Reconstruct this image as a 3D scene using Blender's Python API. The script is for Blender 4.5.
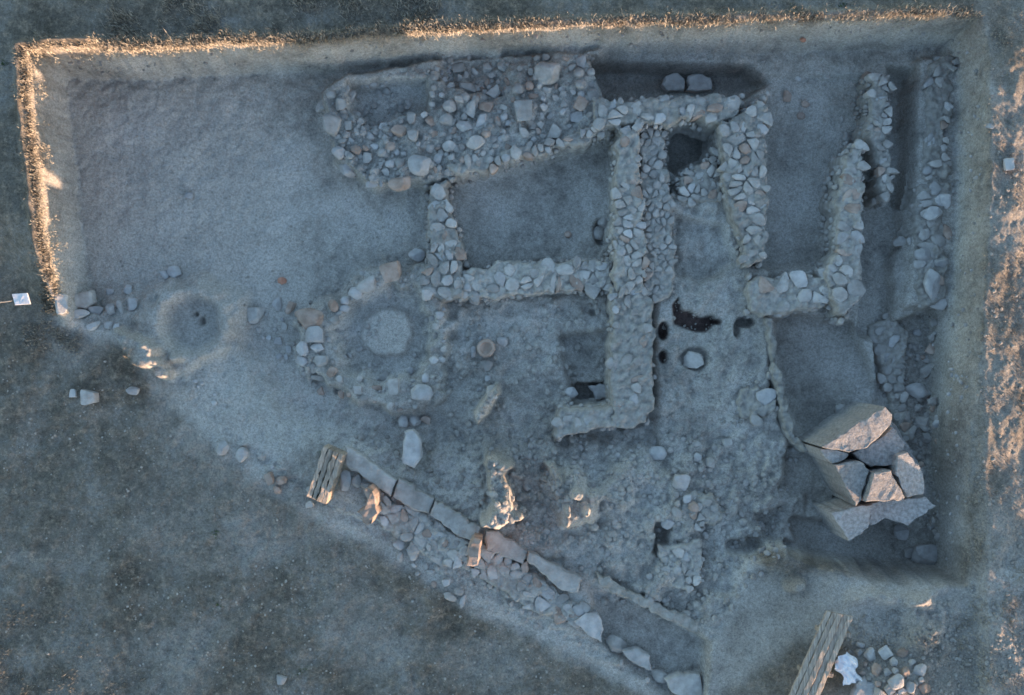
import bpy, bmesh, math, random
import numpy as np
from mathutils import Vector

random.seed(7); rng = np.random.default_rng(7)
scn = bpy.context.scene
for o in list(bpy.data.objects): bpy.data.objects.remove(o)
C = scn.collection

# ------------------------------------------------------------------ camera, sky, sun
SC, H = 60.0, 16.0                 # 60 photo pixels per metre at z=0, drone 16 m up
SUN_AZ = (0.78, -0.626)            # towards the sun (x right, y up in the photo)
SUN_EL = 3.6
cam = bpy.data.cameras.new('camera'); co = bpy.data.objects.new('camera', cam); C.objects.link(co)
co.location = (0, 0, H); co.rotation_euler = (0, 0, 0)
cam.sensor_width = 36; cam.lens = 36*H/(1024/SC); cam.clip_end = 3000; cam.clip_start = .5
scn.camera = co
scn.render.resolution_x, scn.render.resolution_y = 1024, 695
w = bpy.data.worlds.new('World'); scn.world = w; w.use_nodes = True
nt = w.node_tree; sky = nt.nodes.new('ShaderNodeTexSky'); sky.sky_type = 'NISHITA'; sky.sun_disc = False
sky.sun_elevation = math.radians(SUN_EL)
sky.sun_rotation = math.atan2(SUN_AZ[0], SUN_AZ[1])
sky.ozone_density = 2.1; sky.air_density = 1.0; sky.dust_density = .5
nt.links.new(sky.outputs[0], nt.nodes['Background'].inputs[0]); nt.nodes['Background'].inputs[1].default_value = 0.15
sl = bpy.data.lights.new('sun', 'SUN'); sl.energy = 2.0; sl.angle = math.radians(.5); sl.color = (1, .71, .48)
so = bpy.data.objects.new('sun', sl); C.objects.link(so)
el = math.radians(SUN_EL)
sdir = Vector((SUN_AZ[0]*math.cos(el), SUN_AZ[1]*math.cos(el), math.sin(el)))
so.rotation_euler = sdir.to_track_quat('Z', 'Y').to_euler()
vs = scn.view_settings; vs.view_transform = 'Standard'; vs.look = 'None'; vs.gamma = 1; vs.exposure = 2.88
try: vs.use_curve_mapping = False
except Exception: pass
scn.cycles.filter_width = 1.6 if hasattr(scn, 'cycles') else 1.5

# ------------------------------------------------------------------ numeric helpers
def hash2(ix, iy, seed):
    n = (ix.astype(np.int64)*374761393 + iy.astype(np.int64)*668265263 + seed*982451653) & 0xffffffff
    n = ((n ^ (n >> 13))*1274126177) & 0xffffffff
    return ((n ^ (n >> 16)) & 0xffffff)/float(0xffffff)
def vnoise(x, y, seed=0):
    ix = np.floor(x); iy = np.floor(y); fx = x-ix; fy = y-iy
    fx = fx*fx*fx*(fx*(fx*6-15)+10); fy = fy*fy*fy*(fy*(fy*6-15)+10)
    a = hash2(ix, iy, seed); b = hash2(ix+1, iy, seed); c = hash2(ix, iy+1, seed); d = hash2(ix+1, iy+1, seed)
    return (a+(b-a)*fx)*(1-fy)+(c+(d-c)*fx)*fy
def fbm(x, y, seed=0, octv=4, gain=.5):
    s = 0; a = 1; t = 0
    for k in range(octv):
        ca, sa = math.cos(k*.7), math.sin(k*.7)
        s = s + a*(vnoise((x*ca-y*sa)*2**k+17.3*k, (x*sa+y*ca)*2**k-9.1*k, seed+k)-.5); t += a; a *= gain
    return s/t*2
def sdf(poly, U, V):
    """signed distance (px), positive inside"""
    P = np.asarray(poly, float); d = np.full(U.shape, 1e18); ins = np.zeros(U.shape, bool)
    for i in range(len(P)):
        a = P[i]; b = P[(i+1) % len(P)]; e = b-a
        t = np.clip(((U-a[0])*e[0]+(V-a[1])*e[1])/max(e@e, 1e-9), 0, 1)
        d = np.minimum(d, (U-a[0]-t*e[0])**2+(V-a[1]-t*e[1])**2)
        if a[1] != b[1]:
            c = ((a[1] > V) != (b[1] > V)) & (U < (b[0]-a[0])*(V-a[1])/(b[1]-a[1])+a[0]); ins ^= c
    d = np.sqrt(d); return np.where(ins, d, -d)
def sm(x): x = np.clip(x, 0, 1); return x*x*(3-2*x)
def tilt(x, y):
    s = (x*SUN_AZ[0]+y*SUN_AZ[1])
    return 0.055*14*np.tanh(s/14)
def unproj(u, v, zr):
    u = np.asarray(u, float); v = np.asarray(v, float); z = np.asarray(zr, float)+0*u
    zz = z
    for _ in range(4):
        k = (H-zz)/H; x = (u-512)/SC*k; y = (347.5-v)/SC*k; zz = z+tilt(x, y)
    return x, y, zz

# ------------------------------------------------------------------ heights of the dug ground, metres below the old surface
FL = -1.05
def circle(cx, cy, rx, ry=None, n=20, rot=0):
    ry = ry or rx; r = math.radians(rot)
    return [(cx+rx*math.cos(a)*math.cos(r)-ry*math.sin(a)*math.sin(r), cy+rx*math.cos(a)*math.sin(r)+ry*math.sin(a)*math.cos(r)) for a in [2*math.pi*i/n for i in range(n)]]
TRENCH = [(56,318),(50,260),(42,180),(33,100),(28,52),(120,53),(240,47),(330,44),(420,36),(540,31),(700,27),(860,22),(978,19),
          (985,60),(985,200),(978,330),(968,450),(955,572),(905,566),(850,562),(790,552),(760,548),(745,600),(725,650),(700,720),
          (650,700),(560,648),(470,606),(380,550),(300,508),(215,446),(170,400),(128,345),(100,335)]
# (polygon, height, edge width px, edge wobble px)
PAINT = [
 (TRENCH, -1.0, 8, 3, 0.),
 ([(440,300),(610,292),(610,430),(560,440),(470,450),(430,400)], -.92, 12, 3),
 ([(735,560),(770,545),(800,500),(640,440),(500,440),(420,470),(300,420),(215,330),(170,290),(128,300),(60,318),(40,340),(110,370),(200,460),(290,530),(380,570),(470,626),(560,668),(640,720),(700,760)], -.70, 40, 8),
 ([(560,335),(612,330),(614,404),(575,404)], -1.15, 9, 2),
 ([(577,384),(613,384),(614,405),(574,405)], -1.5, 4, 1),
 # rubble spread along the north section
 ([(322,92),(345,75),(430,60),(600,50),(610,135),(450,182),(372,188),(335,160)], -.62, 10, 4),
 ([(350,84),(426,80),(428,112),(400,116),(370,128),(352,110)], -.95, 8, 2),
 ([(440,62),(500,58),(512,82),(498,104),(440,80)], -.8, 10, 4),
 # rooms
 ([(445,182),(530,166),(612,140),(616,262),(465,276)], -1.12, 8, 1.5),
 ([(770,72),(872,72),(880,130),(838,165),(822,266),(768,268)], -1.15, 8, 2),
 ([(780,312),(858,322),(893,410),(885,430),(812,440),(786,395)], -1.28, 7, 2),
 # mid earth east of the long wall
 ([(655,190),(725,190),(745,262),(770,270),(775,400),(790,440),(770,540),(700,560),(655,440)], -.72, 12, 4),
 ([(676,215),(722,225),(735,262),(700,285),(672,270)], -.9, 8, 3),
 # deep cuts
 ([(591,58),(750,62),(772,78),(748,93),(722,93),(604,96)], -1.55, 9, 2),
 ([(672,128),(700,121),(722,120),(716,142),(706,162),(680,172),(666,158)], -1.5, 9, 2),
 ([(894,62),(920,66),(917,206),(893,206)], -1.45, 7, 1.5),
 ([(868,178),(905,196),(910,230),(898,262),(900,335),(866,338)], -1.3, 8, 2),
 ([(880,330),(946,305),(946,570),(925,570),(905,470),(886,405)], -1.38, 8, 2),
 ([(784,548),(792,522),(835,522),(850,475),(885,430),(944,440),(946,572),(880,570),(820,560)], -1.3, 12, 4),
 ([(690,600),(740,560),(800,566),(790,600),(760,640),(740,720),(690,740),(676,660)], -.50, 60, 8),
 (circle(760,553,9,5), -.12, 6, 3), (circle(788,578,8,6), -.1, 7, 3),
 ([(758,515),(790,505),(800,545),(766,540)], -.95, 9, 3),
 # ledge that carries the east rubble wall
 ([(919,58),(960,54),(960,180),(952,306),(908,306),(916,200)], -.80, 9, 4),
 # plaster floor and its ring
 ([(300,318),(330,298),(385,262),(432,270),(450,330),(440,400),(405,412),(340,392),(300,365)], -.68, 18, 12),
 ([(336,330),(352,303),(392,286),(424,300),(432,340),(420,372),(380,384),(348,368)], -.96, 18, 10),
 (circle(387,332,26,24), -.84, 6, 4),
 # round mound with a sunk middle
 ([(140,322),(160,292),(200,280),(240,300),(238,335),(210,362),(170,366),(145,350)], -.54, 28, 8),
 (circle(194,324,27,28), -.86, 16, 3),
 # holes, burnt pockets
 (circle(200,321,2.6,4), -1.0, 3, 0), (circle(194,314,2.2), -.98, 3, 0), (circle(761,161,2.6), -1.5, 2.5, 0),
 ([(672,305),(678,298),(681,310),(690,312),(700,318),(712,316),(716,322),(706,332),(694,332),(684,328),(674,324)], -.90, 5, 2),
 (circle(663,331,5,9), -.92, 3, 1), (circle(663,357,4,6), -.9, 3, 1), (circle(717,322,4,2.5), -1.0, 3, 0),
 (circle(694,359,14,12), -.86, 4, 2),
 (circle(746,322,9,5), -1.05, 4, 1), (circle(774,392,4,8), -1.1, 3, 0), (circle(737,330,3,7), -.95, 3, 1),
 (circle(594,312,4,3), -1.05, 3, 1), (circle(604,230,8,13), -1.3, 6, 1),
 (circle(660,190,9,4), -1.0, 4, 1), (circle(668,190,4,4), -1.25, 3, 0), (circle(745,545,18,8), -.9, 8, 3),
 # walls' sunk bands in the south quarter
 ([(640,450),(700,500),(690,560),(650,600),(600,560),(600,480)], -.55, 18, 6),
 ([(655,520),(668,525),(664,560),(652,550)], -.85, 8, 3),
 ([(590,588),(640,600),(706,640),(700,700),(660,690),(600,640)], -.85, 10, 2),
 # earth stump by the south wall, top in the sun
 ([(488,452),(500,450),(514,462),(507,472),(514,505),(524,513),(500,522),(482,519),(494,500),(486,470)], .03, 8, 5),
 ([(546,462),(553,462),(563,482),(557,484)], -.08, 4, 1.5),
 ([(474,412),(488,392),(498,384),(500,392),(488,414),(478,424)], -.18, 5, 1.5),
 # crumbling bank by the round mound
 ([(126,330),(144,334),(164,350),(172,366),(150,370),(134,354)], -.14, 8, 6),
 ([(545,478),(575,470),(598,492),(590,520),(560,522)], -.30, 16, 6),
 (circle(575,490,6,5), .08, 5, 3), (circle(566,508,3,5), .02, 5, 2), (circle(584,505,3,4), .02, 5, 2), (circle(168,372,7,5), -.3, 6, 3),(circle(180,358,6,4), -.35, 6, 3),(circle(205,356,4,3), -.35, 6, 3),
]
def plane(poly, lev):
    x, y, _ = unproj([p[0] for p in poly], [p[1] for p in poly], lev); return np.stack([512+x*SC, 347.5-y*SC], -1)
def height(U, V):
    out = np.zeros(U.shape)
    # old surface: gently uneven, falls off to the south-west outside the dig
    sw = sdf([(-900,215),(-20,232),(34,282),(60,318),(120,345),(300,508),(470,606),(560,648),(640,700),(720,800),(900,1400),(-900,1400)], U, V)
    out = out - .74*sm(sw/70+.5)
    # bank in front of the dig on the south-east
    out = out + .10*fbm(U/150, V/150, 5, 4)
    e = sdf([(735,590),(800,560),(960,575),(1030,560),(1400,560),(1400,900),(640,900)], U, V)
    out = out - .42*sm(1-(U-700)/260)*sm((V-540)/40)*sm((U-690)/30)
    # low banks and clods along the east side and the track, shaped to catch the low sun
    UE = U+16       # the strip stands half a metre up the hillside
    out = out + sm((UE-978)/12)*sm((V-40)/90)*(.13-.19*np.clip((UE-984)/75, 0, 1)+.07*fbm(UE/22, V/34, 9, 5, .6)*sm((1070-UE)/50))
    b = np.exp(-((V-(650-.30*(U-850)+8*np.sin(U/19.)+14*fbm(U/30, V/30, 34, 3)))/20)**2)*sm((U-838)/25)
    out = out + b*sm(.6+1.2*fbm(U/40, V/40, 33, 2))*(.30+.26*fbm(U/9, V/9, 3, 5, .6))
    b = np.exp(-((V-(598-.16*(U-850)+5*np.sin(U/14.)))/8)**2)*sm((U-838)/18)*sm((962-U)/60)
    out = out + b*(.22+.16*fbm(U/11, V/11, 8, 4))


    out = out + np.exp(-((U-880)/38)**2-((V-675)/28)**2)*.22
    out = out + 0 - .30*sm((U-1045)/90) - .30*sm((V-715)/90)*sm((U-600)/100) + .05*sm((U-850)/60)*sm((V-600)/40)*(1+fbm(U/24, V/24, 35, 4))  # ground out of view is lowered to let the low sun in
    # raised turf bank along the west and north edges
    dt = sdf(plane(TRENCH, 0), U, V)
    wob = 3*fbm(U/17, V/17, 2, 3)
    west = sm((330-V)/14)*sm((V-20)/20)*sm((95-U)/10)
    north = sm((U-20)/20)*sm((960-U)/40)*sm((75-V)/10)
    lip = np.exp(-((dt+7+wob)/6)**2)
    out = out + lip*(west*.26+north*.15)
    out = out + .012*fbm(U/9, V/9, 11, 4)*sm(-dt/10)
    for k, (poly, z, ew, wb, *lv) in enumerate(PAINT):
        d = sdf(plane(poly, lv[0] if lv else -.75), U, V)
        if wb: d = d + wb*fbm(U/13+k*3.1, V/13-k*1.7, 20+k, 3)
        t = sm(d/ew+.5) if k else np.clip((d+2)/13, 0, 1)**.8
        out = out*(1-t)+z*t
    # uneven floors, tool scars down the section faces
    ins = sm(dt/8)
    rough = .5+.5*vnoise(U/60, V/60, 31)
    out = out + ins*(.06*fbm(U/70, V/70, 40, 3)+.045*rough*fbm(U/10, V/10, 41, 5, .6))
    band = np.exp(-((dt-6)/5)**2)
    horiz = sm((75-V)/20)
    out = out + band*.05*(fbm(U/7, V/60, 50, 3)*horiz+fbm(U/60, V/7, 51, 3)*(1-horiz))
    # clods and rubble earth of the south quarter
    q = sm(sdf([(470,430),(640,430),(800,430),(780,540),(700,600),(640,590),(560,560),(470,500)], U, V)/25+.5)
    out = out + q*.10*(fbm(U/16, V/16, 60, 5, .6))
    q = sm(sdf(plane([(430,300),(610,296),(640,430),(660,130),(730,200),(770,400),(800,440),(785,545),(740,560),(710,630),(560,590),(470,530),(350,440),(300,400),(430,400)], -.7), U, V)/20+.5)
    out = out + q*(.10*fbm(U/24, V/24, 90, 5, .62)+.05*(.5-np.abs(fbm(U/17, V/17, 91, 4))*2.2))
    out = out + ins*.022*(.5-np.abs(fbm(U/26, V/26, 92, 4))*2.2)
    e = sm((U-975)/30)*np.exp(-np.maximum(U-985,0)/40); out = out + e*(.075*fbm(U/19, V/23, 93, 5, .65))
    q = sm((out+.36)/.2)*ins; out = out + q*(.07*fbm(U/5.5, V/5.5, 96, 4, .65)+.05*fbm(U/13, V/13, 97, 3))
    q = np.exp(-((dt-6)/9)**2); out = out + q*(.035*fbm(U/5, V/5, 98, 3)+.012*(fbm(out*9, U/90+V/90, 99, 2)))
    q = sm(-dt/12)*sm((V-300)/40)*sm((760-U)/60); out = out + q*(.05*fbm(U/16, V/16, 94, 5, .65)+.04*fbm(U/60, V/60, 95, 3))
    q = sm(sdf(plane([(330,90),(440,60),(600,50),(612,130),(450,180),(372,188),(340,160)], -.6), U, V)/14+.5)*sm(-sdf(plane([(350,84),(426,80),(428,112),(400,116),(370,128),(352,110)], -.7), U, V)/8)
    out = out + q*.10*fbm(U/9, V/9, 66, 4, .6)
    return out

def axis(a, b, step, far):
    inner = list(np.arange(a, b+.1, step)); L = []; R = []; s = step; x = a
    while x > -far: s *= 1.16; x -= s; L.append(x)
    s = step; x = inner[-1]
    while x < far: s *= 1.16; x += s; R.append(x)
    return np.array(L[::-1]+inner+R)
GU = axis(-24, 1048, 1.6, 30000); GV = axis(-24, 719, 1.6, 30000)
UU, VV = np.meshgrid(GU, GV)
ZR = height(UU, VV)
far = np.maximum(np.maximum(-60-UU, UU-1084), np.maximum(-60-VV, VV-755))
XX0 = (UU-512)/SC; YY0 = (347.5-VV)/SC; ss = XX0*SUN_AZ[0]+YY0*SUN_AZ[1]; tt = -XX0*SUN_AZ[1]+YY0*SUN_AZ[0]
# unseen bank added beyond the south-east edge to shade the dig
ZR = ZR + np.exp(-((ss-16)/2.0)**2)*(-.12+.16*fbm(tt/2.2, ss/3, 70, 4))*sm((np.hypot(XX0, YY0)-9.6)/2)
XX = XX0; YY = YY0; ZZ = ZR+tilt(XX, YY)
PU = 512+XX*SC*H/np.maximum(H-ZZ, 1); PV = 347.5-YY*SC*H/np.maximum(H-ZZ, 1)      # where the camera sees each point (to look up what soil it is)
def zrel(u, v):
    u = np.asarray(u, float); v = np.asarray(v, float); z = np.full(u.shape, -.8)
    for _ in range(7):
        x, y, _z = unproj(u, v, z); a = 512+x*SC; b_ = 347.5-y*SC
        i = np.clip(np.searchsorted(GU, a), 1, len(GU)-1); j = np.clip(np.searchsorted(GV, b_), 1, len(GV)-1)
        zn = (ZR[j-1, i-1]+ZR[j, i]+ZR[j-1, i]+ZR[j, i-1])/4; z = z*.3+zn*.7
    return float(z) if z.ndim == 0 else z

# ------------------------------------------------------------------ materials
def mat(name, c1, c2, scale=3., bump=.3, bscale=40., rough=.95, c3=None, stretch=None, spots=.0):
    if 'weed' not in name: c1 = (c1[0]*1.07, c1[1]*.985, c1[2]); c2 = (c2[0]*1.07, c2[1]*.985, c2[2])
    m = bpy.data.materials.new(name); m.use_nodes = True; N = m.node_tree.nodes; L = m.node_tree.links
    b = N['Principled BSDF']; b.inputs['Roughness'].default_value = rough
    try: b.inputs['Specular IOR Level'].default_value = .2
    except Exception: pass
    g = N.new('ShaderNodeNewGeometry')
    vec = g.outputs['Position']
    if stretch:
        tc = N.new('ShaderNodeTexCoord'); mp = N.new('ShaderNodeMapping'); mp.inputs['Scale'].default_value = stretch
        L.new(tc.outputs['Object'], mp.inputs[0]); vec = mp.outputs[0]
    n = N.new('ShaderNodeTexNoise'); n.inputs['Scale'].default_value = scale; n.inputs['Detail'].default_value = 9; n.inputs['Roughness'].default_value = .62
    L.new(vec, n.inputs['Vector'])
    r = N.new('ShaderNodeValToRGB'); e = r.color_ramp.elements
    e[0].position = .36; e[0].color = (*c1, 1); e[1].position = .64; e[1].color = (*c2, 1)
    if c3: x = e.new(.5); x.color = (*c3, 1)
    L.new(n.outputs[0], r.inputs[0])
    oi = N.new('ShaderNodeObjectInfo'); mr = N.new('ShaderNodeMapRange'); mr.inputs[3].default_value = .82; mr.inputs[4].default_value = 1.18
    L.new(oi.outputs['Random'], mr.inputs[0])
    hs = N.new('ShaderNodeHueSaturation'); L.new(mr.outputs[0], hs.inputs['Value']); L.new(r.outputs[0], hs.inputs['Color'])
    L.new(hs.outputs[0], b.inputs['Base Color'])
    n2 = N.new('ShaderNodeTexNoise'); n2.inputs['Scale'].default_value = bscale; n2.inputs['Detail'].default_value = 8; n2.inputs['Roughness'].default_value = .65
    L.new(vec, n2.inputs['Vector'])
    bp = N.new('ShaderNodeBump'); bp.inputs['Strength'].default_value = bump; bp.inputs['Distance'].default_value = .03
    L.new(n2.outputs[0], bp.inputs['Height']); L.new(bp.outputs[0], b.inputs['Normal'])
    return m
M = {}
M['stone']  = mat('grey_limestone', (.27,.248,.215), (.41,.385,.34), 5, .7, 30)
M['pale']   = mat('pale_limestone', (.30,.285,.26), (.43,.41,.375), 6, .6, 30)
M['dressed'] = mat('dressed_limestone', (.22,.205,.185), (.39,.365,.33), 18, 1.0, 38)
M['brown']  = mat('brown_stone', (.24,.175,.13), (.38,.30,.24), 6, .5, 30)
M['mortar'] = mat('earth_mortar', (.25,.225,.185), (.40,.37,.315), 9, 1.0, 26)
M['wood']   = mat('weathered_wood', (.20,.16,.12), (.42,.35,.27), 5, .5, 12, .8, stretch=(9, .6, 9))
M['white']  = mat('white_cloth', (.60,.58,.56), (.74,.73,.71), 3, .3, 14, .6)
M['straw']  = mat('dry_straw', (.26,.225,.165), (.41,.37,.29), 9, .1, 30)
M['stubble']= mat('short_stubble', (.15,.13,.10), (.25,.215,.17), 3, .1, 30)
M['green']  = mat('green_weed', (.045,.075,.02), (.09,.12,.04), 12, .1, 30)
M['brick']  = mat('fired_clay', (.36,.16,.10), (.45,.24,.16), 9, .4, 30)

# ground: one sheet; attribute "soil_and_shade" = (turf, pale lime soil, burnt soil and painted shade of the deep cut)
gm = bpy.data.materials.new('soil'); gm.use_nodes = True; N = gm.node_tree.nodes; L = gm.node_tree.links
b = N['Principled BSDF']; b.inputs['Roughness'].default_value = .97; b.inputs['Specular IOR Level'].default_value = .15
at = N.new('ShaderNodeAttribute'); at.attribute_name = 'soil_and_shade'
sep = N.new('ShaderNodeSeparateColor'); L.new(at.outputs['Color'], sep.inputs[0])
geo = N.new('ShaderNodeNewGeometry')
def noise(sc, det=8, ro=.6):
    n = N.new('ShaderNodeTexNoise'); n.inputs['Scale'].default_value = sc; n.inputs['Detail'].default_value = det; n.inputs['Roughness'].default_value = ro
    L.new(geo.outputs['Position'], n.inputs['Vector']); return n.outputs[0]
def ramp(src, stops):
    r = N.new('ShaderNodeValToRGB'); e = r.color_ramp.elements
    e[0].position, e[0].color = stops[0][0], (*stops[0][1], 1); e[1].position, e[1].color = stops[-1][0], (*stops[-1][1], 1)
    for p, c in stops[1:-1]: x = e.new(p); x.color = (*c, 1)
    L.new(src, r.inputs[0]); return r.outputs[0]
def mix(f, a, c, mode='MIX'):
    m = N.new('ShaderNodeMix'); m.data_type = 'RGBA'; m.blend_type = mode
    for s, i in ((f, 0), (a, 6), (c, 7)):
        if hasattr(s, 'is_output'): L.new(s, m.inputs[i])
        else: m.inputs[i].default_value = s
    return m.outputs[2]
dug = mix(ramp(noise(4.5,9,.7), [(.40,(0,0,0)), (.62,(.75,.75,.75))]), ramp(noise(1.0), [(.38,(.235,.215,.185)), (.5,(.35,.322,.275)), (.61,(.45,.42,.37))]), (.43,.40,.345,1))
fine = ramp(noise(22, 6, .7), [(.3,(.62,.61,.60)), (.5,(1,1,1)), (.7,(1.25,1.25,1.25))])
turf = ramp(noise(.95, 14, .80), [(.36,(.095,.08,.06)), (.47,(.145,.125,.097)), (.54,(.195,.173,.14)), (.64,(.28,.26,.225))])
turf = mix(ramp(noise(7, 10, .8), [(.5,(0,0,0)), (.66,(1,1,1))]), turf, (.33,.26,.185,1))
c = mix(sep.outputs[0], dug, turf)
c = mix(sep.outputs[1], c, (.46,.42,.36,1))
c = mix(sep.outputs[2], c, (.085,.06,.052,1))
c = mix(1.0, c, fine, 'MULTIPLY'); c = mix(1.0, c, (1.07, .985, .99, 1), 'MULTIPLY'); c = mix(1.0, c, ramp(noise(55, 4, .8), [(.34,(.66,.66,.66)), (.5,(1,1,1)), (.66,(1.3,1.28,1.25))]), 'MULTIPLY'); L.new(c, b.inputs['Base Color'])
bp = N.new('ShaderNodeBump'); bp.inputs['Strength'].default_value = .9; bp.inputs['Distance'].default_value = .05
L.new(noise(14, 12, .8), bp.inputs['Height']); L.new(bp.outputs[0], b.inputs['Normal'])

def grid_mesh(name, X, Y, Z):
    h, wd = X.shape; n = h*wd
    me = bpy.data.meshes.new(name); me.vertices.add(n)
    me.vertices.foreach_set('co', np.stack([X, Y, Z], -1).reshape(-1).astype(np.float32))
    idx = np.arange(n).reshape(h, wd)
    q = np.stack([idx[1:, :-1], idx[1:, 1:], idx[:-1, 1:], idx[:-1, :-1]], -1).reshape(-1, 4)
    me.loops.add(q.size); me.loops.foreach_set('vertex_index', q.reshape(-1).astype(np.int32))
    me.polygons.add(len(q)); me.polygons.foreach_set('loop_start', np.arange(0, q.size, 4, dtype=np.int32))
    me.polygons.foreach_set('use_smooth', np.ones(len(q), bool))
    me.update(calc_edges=True); me.validate(); return me
me = grid_mesh('ground', XX, YY, ZZ)
dtr = sdf(TRENCH, PU, PV)
turfz = sm(-dtr/16+.3+.6*fbm(PU/22, PV/22, 80, 4))
track = sdf([(735,575),(1100,560),(1100,625),(900,645),(800,640),(700,720),(690,700),(720,640)], PU, PV)
turfz = turfz*(1-.75*sm(track/26+.4))
turfz = turfz*(1-.25*sm((.1+fbm(PU/90, PV/60, 82, 4))*2.5)*sm((PV-300)/60)*sm((600-PU)/80))
turfz = turfz*(1-.45*sm((PU-968)/20)*sm(.75+fbm(PU/40, PV/60, 83, 4))); pale = np.zeros(UU.shape)  # dusty east strip, its colour lightened to bring out the sunlit patches
def addz(A, poly, ew, amt):
    return np.maximum(A, amt*sm(sdf(poly, PU, PV)/ew+.5+.4*fbm(PU/15, PV/15, 85, 3)))
pale = addz(pale, circle(387,332,25,23), 6, .6)
pale = addz(pale, circle(170,180,110,110), 60, .55)
pale = addz(pale, circle(110,230,40,60), 40, .6)
pale = addz(pale, circle(250,350,80,120), 60, .6)
pale = addz(pale, [(310,390),(420,415),(560,560),(520,560),(400,500),(330,450)], 26, .6)
pale = addz(pale, [(612,300),(655,300),(655,420),(560,428),(560,405),(612,400)], 9, .35)
pale = addz(pale, [(480,300),(560,298),(560,380),(500,380)], 26, .30)
pale = addz(pale, circle(720,395,38,30), 30, .25)
pale = addz(pale, [(480,540),(560,600),(640,560),(600,520),(520,520)], 30, .25)
pale = addz(pale, [(740,590),(1024,575),(1024,600),(860,640),(760,640)], 30, .28)
pale = addz(pale, circle(545,118,18,14), 10, .4)
pale = addz(pale, [(985,150),(1060,120),(1060,580),(965,575)], 24, .05)
pale = addz(pale, [(840,620),(1060,560),(1060,715),(860,715)], 30, .3)
burn_shade = np.zeros(UU.shape)
for p in ([(672,305),(678,298),(681,310),(690,312),(700,318),(712,316),(716,322),(706,332),(694,332),(684,328),(674,324)], circle(663,331,5,9), circle(663,357,4,6), circle(717,322,4,2.5)):
    burn_shade = np.maximum(burn_shade, sm(sdf(p, PU, PV)/2+.6))
burn_shade = np.maximum(burn_shade, .30*sm(sdf([(591,58),(750,62),(772,78),(748,93),(722,93),(604,96)], PU, PV)/6))  # deep cut at the top: its shade is put into the colour
col = np.stack([turfz, pale, burn_shade, np.ones(UU.shape)], -1).reshape(-1).astype(np.float32)
ca = me.color_attributes.new('soil_and_shade', 'FLOAT_COLOR', 'POINT'); ca.data.foreach_set('color', col)
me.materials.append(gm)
ground = bpy.data.objects.new('ground', me); C.objects.link(ground); ground['kind'] = 'structure'

# ------------------------------------------------------------------ object helpers
def tag(o, label=None, cat=None, group=None, kind=None):
    if label: o['label'] = label
    if cat: o['category'] = cat
    if group: o['group'] = group
    if kind: o['kind'] = kind
    return o
def link(name, me, m, parent=None, loc=None):
    if m and not me.materials: me.materials.append(m)
    o = bpy.data.objects.new(name, me); C.objects.link(o)
    if parent: o.parent = parent
    if loc is not None: o.location = loc
    return o
def mesh_from(name, V, F, smooth=False):
    me = bpy.data.meshes.new(name); me.from_pydata([tuple(v) for v in V], [], [tuple(int(i) for i in f) for f in F]); me.update()
    if smooth: me.polygons.foreach_set('use_smooth', np.ones(len(me.polygons), bool))
    return me
def empty(name, loc, label, cat, group=None):
    o = bpy.data.objects.new(name, None); C.objects.link(o); o.location = loc; o.empty_display_size = .1
    return tag(o, label, cat, group)

# pool of angular rocks: a ball cut by random planes
def rock_data(seed, sub=3, cuts=13, box=False):
    r = np.random.default_rng(seed); bm = bmesh.new(); bmesh.ops.create_icosphere(bm, subdivisions=sub, radius=1)
    P = np.array([v.co[:] for v in bm.verts]); F = np.array([[v.index for v in f.verts] for f in bm.faces]); bm.free()
    if box: P = np.sign(P)*np.abs(P)**.55
    ns = r.normal(size=(cuts, 3))
    if box: ns = np.concatenate([ns*.3+np.array([[1,0,0],[-1,0,0],[0,1,0],[0,-1,0],[0,0,1]])[np.arange(cuts) % 5]])
    ns /= np.linalg.norm(ns, axis=1)[:, None]
    for n in ns:
        d = r.uniform(.60, .86); t = P@n-d; k = t > 0; P[k] -= np.outer(t[k], n)*.93
    P *= (1+.10*fbm(P[:, 0]*1.8+seed, P[:, 1]*1.8+P[:, 2]*1.3, seed, 3))[:, None]
    P /= np.abs(P).max(0)
    return P, F
ROCKS = [rock_data(i) for i in range(16)]+[rock_data(100+i, box=True) for i in range(12)]
ROCKM = [mesh_from('rock', P, F) for P, F in ROCKS]
for k, m_ in enumerate(ROCKM): m_.materials.append(M['stone'])
LOW = [rock_data(300+i, sub=2, cuts=9) for i in range(10)]
VARM = {}
def rock_mesh(k, mname):
    if (k, mname) not in VARM:
        m_ = ROCKM[k].copy(); m_.materials.clear(); m_.materials.append(M[mname]); VARM[(k, mname)] = m_
    return VARM[(k, mname)]
OCC = []       # stones already placed: (u, v, r)
def rock(u, v, rx, ry=None, rot=None, label='grey rubble stone', group=None, m='stone', k=None, name='stone', hz=None, cat='stone', lift=.28, zr=None):
    ry = ry or rx; z0 = zrel(u, v) if zr is None else zr
    h = hz if hz else min(rx, ry)/SC*random.uniform(.75, .95)
    x, y, z = unproj(u, v, z0+h*lift)
    s = (H-float(z))/H/SC
    k = random.randrange(len(ROCKM)) if k is None else k
    o = bpy.data.objects.new(name, rock_mesh(k, m)); C.objects.link(o)
    o.location = (float(x), float(y), float(z)); o.scale = (rx*s, ry*s, h)
    o.rotation_euler = (random.uniform(-.15, .15), random.uniform(-.15, .15), math.radians(-(rot if rot is not None else random.uniform(-25, 25))))
    OCC.append((u, v, max(rx, ry)))
    return tag(o, label, cat, group)

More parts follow.
